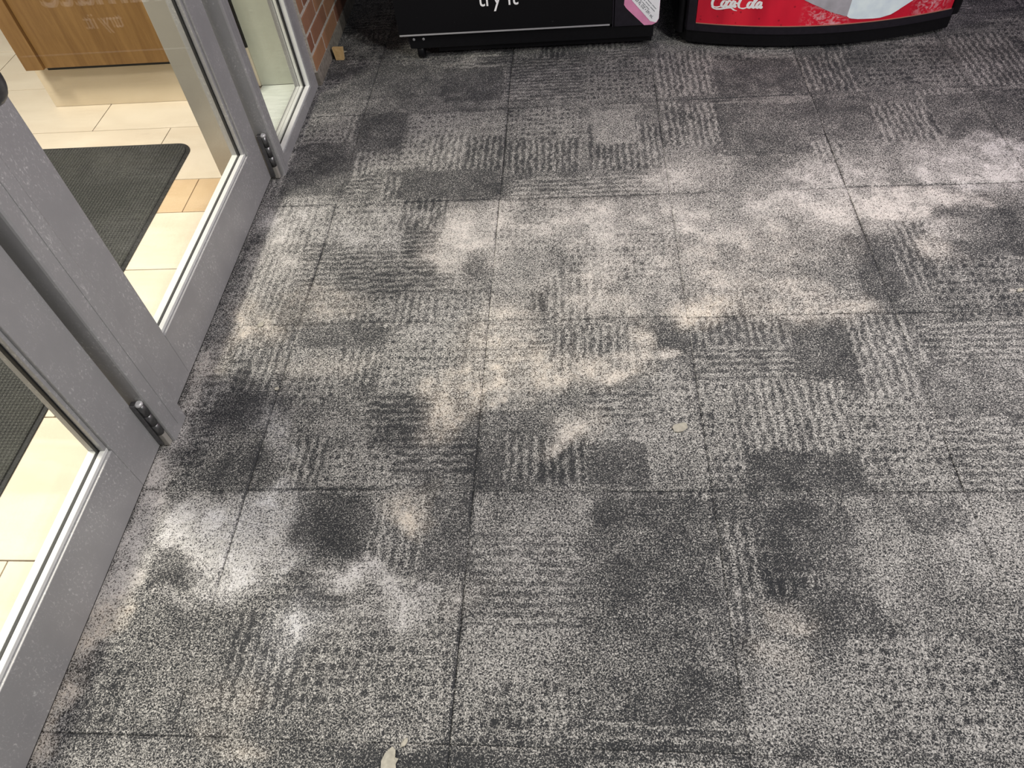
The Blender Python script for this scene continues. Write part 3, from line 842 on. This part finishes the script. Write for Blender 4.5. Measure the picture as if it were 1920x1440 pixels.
obj('gasket', box(WX - 0.0192, WX - 0.0262, ya, yb - 0.012, za, za + 0.003), M['gasket'], win)
obj('back_bead', box(WX - 0.0265, WX - 0.038, ya, yb, za, za + 0.007, 0.001), M['bead'], win)
obj('back_bead', box(WX - 0.0265, WX - 0.038, yb - 0.007, yb, za + 0.007, zb, 0.001), M['bead'], win)
obj('track', box(WX - 0.041, WX - 0.052, ya, yb, za, za + 0.004, 0.001), M['bead'], win)
obj('track', box(WX - 0.041, WX - 0.052, yb - 0.004, yb, za + 0.004, zb, 0.001), M['alu'], win)
obj('glass_pane', box(WX - 0.0245, WX - 0.0205, ya, yb - 0.001, za + 0.0032, zb), M['glass'], win)
sub = obj('sill', box(-1.145, WX - 0.0605, 2.0035, 2.505, 0.0, 0.010, 0.001), M['sill'], win)

jamb = obj('trim_4', box(-1.147, -0.9935, 2.506, 2.530, 0.010, 2.2, 0.001), M['jamb'], kind='structure')
tag(jamb, 'pale grey green jamb lining seen through the narrow sidelight')
obj('skirting_tile', box(-1.185, -1.1475, 2.500, 2.53, 0.0105, 0.1545, 0.001), M['tile'], jamb)
obj('edge_gasket', box(-1.185, -1.1475, 2.500, 2.53, 0.155, 2.2), M['gasket'], jamb)
head = obj('trim_5', box(-1.01, -0.94, -0.1, 2.5, 2.2015, 2.36, 0.002), M['alu'], kind='structure')
tag(head, 'grey aluminium transom bar above the doors, out of the picture')

# ------------------------------------------------------------------ brick wall
BRX = -0.921
wall = obj('wall_left', box(-1.16, BRX - 0.0035, 2.5315, 3.85, 0.0505, 2.36), M['mortar'], kind='structure')
tag(wall, 'red brown brick wall with grey mortar beside the sidelight')
obj('base_course', box(-0.965, BRX + 0.001, 2.5025, 3.85, 0.0, 0.050, 0.002), M['course'], wall)
obj('edge_mortar', box(-0.96, BRX - 0.0035, 2.5008, 2.531, 0.0505, 2.36), M['mortar'], wall)
brick_meshes = {}
for c in range(30):
    z = 0.056 + 0.0672 * c
    y = (2.66 if c % 2 == 0 else 2.555) - 0.21 * 2
    while y < 3.85:
        a, e = max(y + 0.0065, 2.501), min(y + 0.2035, 3.85)
        if e - a > 0.02:
            key = round(e - a, 4)
            if key not in brick_meshes:
                b = box(-0.03, 0.0, -key / 2, key / 2, 0, 0.0535, 0.0022)
                me = bpy.data.meshes.new('brick')
                b.to_mesh(me)
                b.free()
                brick_meshes[key] = me
            o = obj('brick', brick_meshes[key], M['brick'], wall)
            o.location = (BRX + rnd.uniform(-0.0015, 0.0012), (a + e) / 2, z + rnd.uniform(-0.001, 0.001))
        y += 0.21

# ------------------------------------------------------------------ oak cabinet on a tiled plinth, in the lobby
cab = empty('cabinet', (-1.56, 2.44, 0))
tag(cab, 'honey oak fronted lobby counter on a beige tiled plinth behind the glass', 'cabinet')


def part(name, bm, mat, parent, root):
    o = obj(name, bm, mat, parent)
    o.matrix_parent_inverse = Matrix.Translation(-root.location)
    return o


def sub_part(name, bm, mat, parent):
    return obj(name, bm, mat, parent)


part('front_panel', box(-1.838, -1.195, 2.385, 2.405, 0.176, 1.05, 0.001), M['oak'], cab, cab)
part('side_board', box(-1.905, -1.8385, 2.372, 2.405, 0.176, 1.05, 0.0015), M['oak_trim'], cab, cab)
part('carcass', box(-1.90, -1.195, 2.4055, 2.95, 0.168, 1.05), M['oak_trim'], cab, cab)
part('shadow_gap', box(-1.838, -1.195, 2.392, 2.440, 0.1655, 0.1755), M['gasket'], cab, cab)
part('plinth_core', box(-1.925, -1.172, 2.4512, 2.93, 0.0, 0.160), M['grout'], cab, cab)
for xa, xb in ((-1.929, -1.4172), (-1.4132, -1.170)):
    part('plinth_tile', box(xa, xb, 2.441, 2.451, 0.001, 0.163, 0.0008), M['base_tile'], cab, cab)
part('end_tile', box(-1.935, -1.9255, 2.452, 2.93, 0.001, 0.163, 0.0008), M['base_tile'], cab, cab)

# ------------------------------------------------------------------ lobby mat
mt = empty('door_mat', (-1.75, 1.5, 0))
tag(mt, 'black ribbed entrance mat with rounded corner on the cream lobby tiles', 'mat')


def rounded(x0, x1, y0, y1, r, n=8):
    pts = []
    for cx, cy, a0 in ((x1 - r, y1 - r, 0), (x0 + r, y1 - r, 90), (x0 + r, y0 + r, 180), (x1 - r, y0 + r, 270)):
        for k in range(n + 1):
            a = math.radians(a0 + 90 * k / n)
            pts.append((cx + r * math.cos(a), cy + r * math.sin(a)))
    return pts


part('rubber_edge', prism(rounded(-2.20, -1.296, 0.30, 2.158, 0.055), 'z', 0.0006, 0.0042), M['rubber'], mt, mt)
part('ribbed_pile', prism(rounded(-2.188, -1.308, 0.312, 2.146, 0.048), 'z', 0.0043, 0.0085), M['mat'], mt, mt)

# ------------------------------------------------------------------ black printed display stand
FY = 2.64
ds = empty('display_stand', (-0.17, 2.9, 0))
tag(ds, 'black display stand printed try it, standing against the brick wall side', 'stand')
part('front_panel', box(-0.632, 0.1385, FY, FY + 0.02, 0.102, 1.0, 0.001), M['print'], ds, ds)
part('bottom_edge', box(-0.630, 0.130, FY - 0.004, FY - 0.0005, 0.0985, 0.1035, 0.0006), M['silver'], ds, ds)
part('cabinet_body', box(-0.628, 0.30, FY + 0.0205, 3.15, 0.095, 1.0, 0.003), M['black'], ds, ds)
sp = part('side_panel', box(0.146, 0.302, FY + 0.004, FY + 0.02, 0.090, 1.0, 0.001), M['black2'], ds, ds)
part('divider_edge', box(0.1388, 0.1430, FY - 0.002, FY + 0.018, 0.092, 1.0, 0.0008), M['black2'], ds, ds)
part('plinth', box(-0.50, 0.285, FY + 0.03, 3.10, 0.020, 0.095, 0.002), M['black'], ds, ds)
part('plinth_lip', box(-0.60, 0.287, FY + 0.0115, FY + 0.03, 0.044, 0.089, 0.002), M['black'], ds, ds)
for xa, yc in ((-0.565, FY + 0.035), (0.23, FY + 0.09), (-0.565, 3.05), (0.23, 3.05)):
    cs = part('caster', box(xa - 0.038, xa + 0.038, yc - 0.022, yc + 0.03, 0.058, 0.0945, 0.002), M['black2'], ds, ds)
    for dx in (-0.018, 0.018):
        bp = bmesh.new()
        bmesh.ops.create_uvsphere(bp, u_segments=10, v_segments=6, radius=0.0055)
        bmesh.ops.transform(bp, matrix=Matrix.Translation((xa + dx, yc - 0.0225, 0.079)) @ Matrix.Diagonal((1, 0.5, 1, 1)), verts=bp.verts)
        o = obj('bolt_head', bp, M['silver'], cs)
    obj('wheel', tube([(xa - 0.012, yc + 0.004, 0.029), (xa + 0.012, yc + 0.004, 0.029)], 0.0285, 20), M['black'], cs)
    obj('fork', box(xa - 0.030, xa + 0.030, yc - 0.020, yc - 0.016, 0.050, 0.0575, 0.001), M['silver'], cs)


def front_text(body, x, z, size, parent, y, mat, sx=1.0, name='lettering', rot=0.0):
    me = text_mesh(name, body, size, 0.0004, sx)
    o = obj(name, me, mat, parent)
    o.matrix_parent_inverse = Matrix.Translation(-ds.location)
    o.rotation_euler = (math.radians(90), rot, 0)
    o.location = (x, y, z)
    return o


front_text('try it', -0.330, 0.189, 0.082, ds, FY - 0.0005, M['white'], 0.86)
front_text('ultimate', -0.600, 0.272, 0.205, ds, FY - 0.0005, M['white'], 0.80)
# printed bottle picture, cropped by the edge of its panel
PY = FY + 0.0038
part('pink_print', prism([(0.181, 0.215), (0.178, 0.165), (0.184, 0.156), (0.190, 0.149), (0.252, 0.0905), (0.279, 0.0905), (0.296, 0.099), (0.302, 0.112), (0.302, 0.30), (0.19, 0.30)],
                         'y', PY - 0.0008, PY), M['pink'], ds, ds)
lb = part('label_print', prism([(0.203, 0.215), (0.205, 0.178), (0.243, 0.136), (0.272, 0.104), (0.292, 0.0985), (0.3015, 0.112), (0.3015, 0.30), (0.22, 0.30)],
                               'y', PY - 0.0016, PY - 0.0009), M['label'], ds, ds)
front_text('20 FL OZ • 591 mL', 0.2155, 0.180, 0.0135, ds, PY - 0.0022, M['ink'], 0.85, 'label_text', math.radians(47))
for k in range(3):
    x0_, z0_, ln = (0.2265, 0.186, 0.060), (0.234, 0.191, 0.078), (0.2415, 0.196, 0.074)
    xx, zz, ll = (x0_, z0_, ln)[k]
    for q in range(3):
        a = ll * (q / 3.0)
        e = ll * ((q + 0.86) / 3.0)
        c_, s_ = math.cos(math.radians(-47)), math.sin(math.radians(-47))
        w = 0.0016
        pts = [(xx + c_ * a, zz + s_ * a), (xx + c_ * e, zz + s_ * e), (xx + c_ * e - s_ * w, zz + s_ * e + c_ * w), (xx + c_ * a - s_ * w, zz + s_ * a + c_ * w)]
        part('label_line', prism(pts, 'y', PY - 0.0022, PY - 0.0017), M['ink'], ds, ds)
part('label_patch', prism([(0.214, 0.196), (0.222, 0.188), (0.232, 0.199), (0.224, 0.207)], 'y', PY - 0.0022, PY - 0.0017), M['gasket'], ds, ds)

# ------------------------------------------------------------------ red drinks cooler
CX = 0.865
ck = empty('drinks_cooler', (CX, 2.9, 0))
tag(ck, 'red fronted drinks cooler with bowed black base and white script lettering', 'cooler')


def bow(x, off=0.0):
    return 2.585 + 0.085 * ((x - 0.86) / 0.475) ** 2 + off


def bowed(x0, x1, z0, z1, off, thick, n=28, r=0.0):
    """a strip following the bow of the front; thick > 0 goes back"""
    b = bmesh.new()
    cols = []
    for k in range(n + 1):
        x = x0 + (x1 - x0) * k / n
        yf = bow(x, off)
        if r > 0:
            dx = min(x - x0, x1 - x)
            if dx < r:
                yf += r - math.sqrt(max(0, r * r - (r - dx) ** 2))
        yb_ = max(yf + 0.002, bow(x, off) + thick)
        cols.append([b.verts.new(p) for p in ((x, yf, z0), (x, yf, z1), (x, yb_, z1), (x, yb_, z0))])
    for c0, c1 in zip(cols, cols[1:]):
        for q in range(4):
            b.faces.new((c0[q], c1[q], c1[(q + 1) % 4], c0[(q + 1) % 4]))
    b.faces.new(cols[0])
    b.faces.new(cols[-1])
    bmesh.ops.recalc_face_normals(b, faces=b.faces)
    return b


part('base_trim', bowed(0.386, 1.336, 0.014, 0.056, 0.003, 0.10, 44, 0.035), M['black'], ck, ck)
part('base_lip', bowed(0.400, 1.334, 0.0565, 0.083, -0.001, 0.06, 36, 0.02), M['black2'], ck, ck)
part('copper_edge', bowed(0.434, 1.300, 0.0832, 0.0856, -0.002, 0.01), M['gold'], ck, ck)
part('front_panel', bowed(0.434, 1.300, 0.0858, 1.15, 0.0, 0.02), M['red'], ck, ck)
part('side_frame', bowed(0.372, 0.4005, 0.040, 1.15, 0.010, 0.03, 8, 0.016), M['black'], ck, ck)
part('side_frame', bowed(0.401, 0.4335, 0.058, 1.15, -0.004, 0.02, 8, 0.006), M['black2'], ck, ck)
part('side_frame', bowed(1.3005, 1.343, 0.060, 1.15, 0.0, 0.03, 8, 0.016), M['black'], ck, ck)
part('cabinet_body', prism([(0.374, 2.70), (0.40, 2.685), (1.32, 2.685), (1.342, 2.70), (1.342, 3.25), (0.374, 3.25)], 'z', 0.05, 1.15), M['black'], ck, ck)
for xa, yc in ((0.46, 2.76), (1.26, 2.76), (0.46, 3.18), (1.26, 3.18)):
    part('foot', tube([(xa, yc, 0.001), (xa, yc, 0.008), (xa, yc, 0.0505)], [0.024, 0.02, 0.016], 14), M['black'], ck, ck)


def on_bow(poly, off, name, mat, nsub=1):
    """flat printed shape laid on the bowed panel; poly in (x, z)"""
    b = bmesh.new()
    vs = [b.verts.new((x, 0, z)) for x, z in poly]
    f = b.faces.new(vs)
    bmesh.ops.triangulate(b, faces=[f])
    bmesh.ops.subdivide_edges(b, edges=[e for e in b.edges if e.calc_length() > 0.05], cuts=2)
    r = bmesh.ops.extrude_face_region(b, geom=list(b.faces))
    ev = [v for v in r['geom'] if isinstance(v, bmesh.types.BMVert)]
    es = set(ev)
    for v in b.verts:
        v.co.y = bow(v.co.x, off - (0.0006 if v in es else 0.0))
    bmesh.ops.recalc_face_normals(b, faces=b.faces)
    return part(name, b, mat, ck, ck)


on_bow([(0.929, 0.111), (0.938, 0.104), (0.947, 0.1015), (0.968, 0.098), (0.99, 0.0965), (1.02, 0.0945), (1.045, 0.0945), (1.079, 0.101), (1.103, 0.114), (1.117, 0.130), (1.125, 0.1345),
        (1.131, 0.136), (1.143, 0.139), (1.19, 0.20), (1.21, 0.29), (1.17, 0.37), (1.06, 0.42), (0.945, 0.40), (0.936, 0.25), (0.936, 0.163)], -0.0004, 'pale_shape', M['ice'])
on_bow([(0.775, 0.172), (0.807, 0.157), (0.836, 0.145), (0.858, 0.134), (0.872, 0.1295), (0.89, 0.122), (0.904, 0.118), (0.918, 0.113), (0.9288, 0.111), (0.9358, 0.163), (0.9358, 0.25), (0.944, 0.40),
        (0.84, 0.37), (0.76, 0.29), (0.75, 0.21)], -0.0004, 'grey_shape', M['ice_grey'])


def catmull(p, n=9):
    out = []
    P = [p[0]] + list(p) + [p[-1]]
    for i in range(1, len(P) - 2):
        for k in range(n):
            t = k / n
            a, b, c, d = P[i - 1], P[i], P[i + 1], P[i + 2]
            out.append(tuple(0.5 * (2 * b[m] + (c[m] - a[m]) * t + (2 * a[m] - 5 * b[m] + 4 * c[m] - d[m]) * t * t + (3 * b[m] - a[m] - 3 * c[m] + d[m]) * t ** 3) for m in (0, 1)))
    out.append(p[-1])
    return out


def script_strokes():
    """white flowing script: strokes in letter units (x height 1), broad-nib weight"""
    big_c = [(1.55, 1.75), (1.75, 2.1), (1.45, 2.35), (0.8, 2.1), (0.3, 1.35), (0.12, 0.55), (0.35, 0.02), (0.95, -0.12), (1.6, 0.12)]
    tail = [(0.16, 0.35), (0.3, -0.10), (0.75, -0.38), (1.5, -0.36), (2.4, -0.16), (3.1, -0.12), (3.7, -0.42), (4.15, -0.52)]
    o = [(0.75, 0.95), (0.3, 0.85), (0.08, 0.4), (0.25, 0.03), (0.6, 0.08), (0.9, 0.5), (0.85, 0.88), (0.6, 0.95)]
    c = [(0.8, 0.78), (0.62, 0.97), (0.3, 0.8), (0.1, 0.38), (0.28, 0.03), (0.62, 0.08), (0.95, 0.35)]
    a1 = [(0.85, 0.8), (0.6, 0.97), (0.28, 0.78), (0.1, 0.35), (0.25, 0.03), (0.5, 0.15), (0.85, 0.7)]
    a2 = [(0.92, 0.98), (0.78, 0.4), (0.8, 0.06), (1.02, 0.08), (1.2, 0.3)]
    l = [(0.15, 0.3), (0.6, 1.2), (0.8, 1.9), (0.62, 2.2), (0.4, 1.6), (0.25, 0.6), (0.3, 0.06), (0.55, 0.06), (0.75, 0.3)]
    sh = lambda s, dx, k=1.0: [(x * k + dx + 0.12 * y, y) for x, y in s]
    S = [sh(big_c, 0.0), sh(tail, 0.0), sh(o, 1.5, 0.8), sh(c, 2.2, 0.8), sh(a1, 2.85, 0.8), sh(a2, 2.85, 0.8), [(3.75, 0.62), (4.05, 0.66)]]
    S += [sh(big_c, 4.0), sh(o, 5.45, 0.8), sh(l, 6.12, 0.8), sh(a1, 6.75, 0.85), sh(a2, 6.75, 0.85)]
    return S


def script_mesh():
    sc_, ox, oz = 0.0215, 0.476, 0.146
    b = bmesh.new()
    for s in script_strokes():
        pts = [(ox + x * sc_, oz + z * sc_) for x, z in catmull(s)]
        n = len(pts)
        prev = None
        for i, (x, z) in enumerate(pts):
            xa, za = pts[max(0, i - 1)]
            xb, zb = pts[min(n - 1, i + 1)]
            d = Vector((xb - xa, zb - za))
            if d.length < 1e-9:
                continue
            d.normalize()
            ang = math.atan2(d.y, d.x)
            w = sc_ * (0.07 + 0.13 * abs(math.sin(ang + 0.25)))
            w *= min(1.0, 0.25 + 5.0 * min(i, n - 1 - i) / n)
            nx, nz = -d.y, d.x
            q = []
            for sgn in (1, -1):
                px, pz = x + nx * w * sgn, z + nz * w * sgn
                for lift in (-0.0004, -0.0012):
                    q.append(b.verts.new((px, bow(px, lift), pz)))
            if prev:
                for e in ((0, 1), (1, 3), (3, 2), (2, 0)):
                    b.faces.new((prev[e[0]], prev[e[1]], q[e[1]], q[e[0]]))
            prev = q
    bmesh.ops.recalc_face_normals(b, faces=b.faces)
    return b


part('lettering', script_mesh(), M['white'], ck, ck)

# ------------------------------------------------------------------ small things
wb = obj('wood_block', prism([(-0.0155, 0), (0.0155, 0), (0.0205, 0.046), (-0.0205, 0.046)], 'y', -0.007, 0.007), M['pine'])
wb.location = (-0.8875, 2.690, 0.0008)
wb.rotation_euler = (0, 0, math.radians(-4))
tag(wb, 'small pale pine block on the carpet at the foot of the brick wall', 'wood block')


def flake(outline, loc, rot, label, thick=0.0022):
    """thin crusty flake with a raised rim"""
    b = bmesh.new()
    n = len(outline)
    bot = [b.verts.new((x * 0.92, y * 0.92, 0.0)) for x, y in outline]
    rim = [b.verts.new((x, y, thick * (1.0 + 0.5 * ((i * 7) % 5) / 5))) for i, (x, y) in enumerate(outline)]
    inn = [b.verts.new((x * 0.78, y * 0.78, thick * 0.75)) for x, y in outline]
    ctr = b.verts.new((0, 0, thick * 0.6))
    for i in range(n):
        j = (i + 1) % n
        b.faces.new((bot[i], bot[j], rim[j], rim[i]))
        b.faces.new((rim[i], rim[j], inn[j], inn[i]))
        b.faces.new((inn[i], inn[j], ctr))
    b.faces.new(list(reversed(bot)))
    bmesh.ops.recalc_face_normals(b, faces=b.faces)
    o = obj('dried_flake', b, M['chip'])
    o.location = loc
    o.rotation_euler = (0, 0, rot)
    tag(o, label, 'debris', 'dried flakes lying on the carpet')
    return o


flake([(0.016, 0.010), (0.008, 0.013), (0.004, 0.011), (-0.012, 0.008), (-0.017, 0.001), (-0.014, -0.010), (-0.006, -0.013), (0.004, -0.012), (0.010, -0.008), (0.017, -0.002)],
      (0.226, 0.956, 0.0008), 0.05, 'cream flake alone on the carpet right of the middle, largest whole one')
flake([(0.010, 0.030), (0.004, 0.036), (-0.008, 0.026), (-0.014, 0.014), (-0.014, 0.000), (-0.010, -0.010), (-0.011, -0.022), (0.0, -0.028), (0.012, -0.026), (0.013, -0.006), (0.011, 0.008), (0.016, 0.016), (0.010, 0.018)],
      (-0.3235, 0.254, 0.0008), 0.1, 'large greyish torn flake cut by the bottom edge of the picture')
flake([(0.007, 0.006), (0.002, 0.006), (-0.006, 0.0), (-0.007, -0.006), (0.0, -0.006), (0.006, 0.0)], (-0.303, 0.297, 0.0008), 0.3, 'tiny grey flake just above the large torn flake')
flake([(0.008, 0.0), (0.005, 0.007), (-0.002, 0.009), (-0.008, 0.003), (-0.007, -0.005), (0.0, -0.008), (0.006, -0.006)], (-0.827, 1.295, 0.0008), 0.0, 'small round cream flake near the bottom rail of the farther door')
flake([(0.006, 0.0), (0.003, 0.005), (-0.004, 0.005), (-0.006, -0.001), (0.0, -0.005)], (-0.728, 1.078, 0.0008), 0.4, 'tiny pale crumb on the dark carpet patch near the first mullion')
flake([(0.010, 0.002), (0.003, 0.007), (-0.006, 0.004), (-0.010, -0.003), (0.001, -0.006)], (1.088, 1.362, 0.0008), 0.2, 'pale flake at the far right edge of the picture')
flake([(0.008, 0.0), (0.0, 0.004), (-0.008, 0.001), (-0.004, -0.004)], (-0.880, 2.745, 0.0008), 0.4, 'tiny pale chip behind the pine block at the shadow edge')
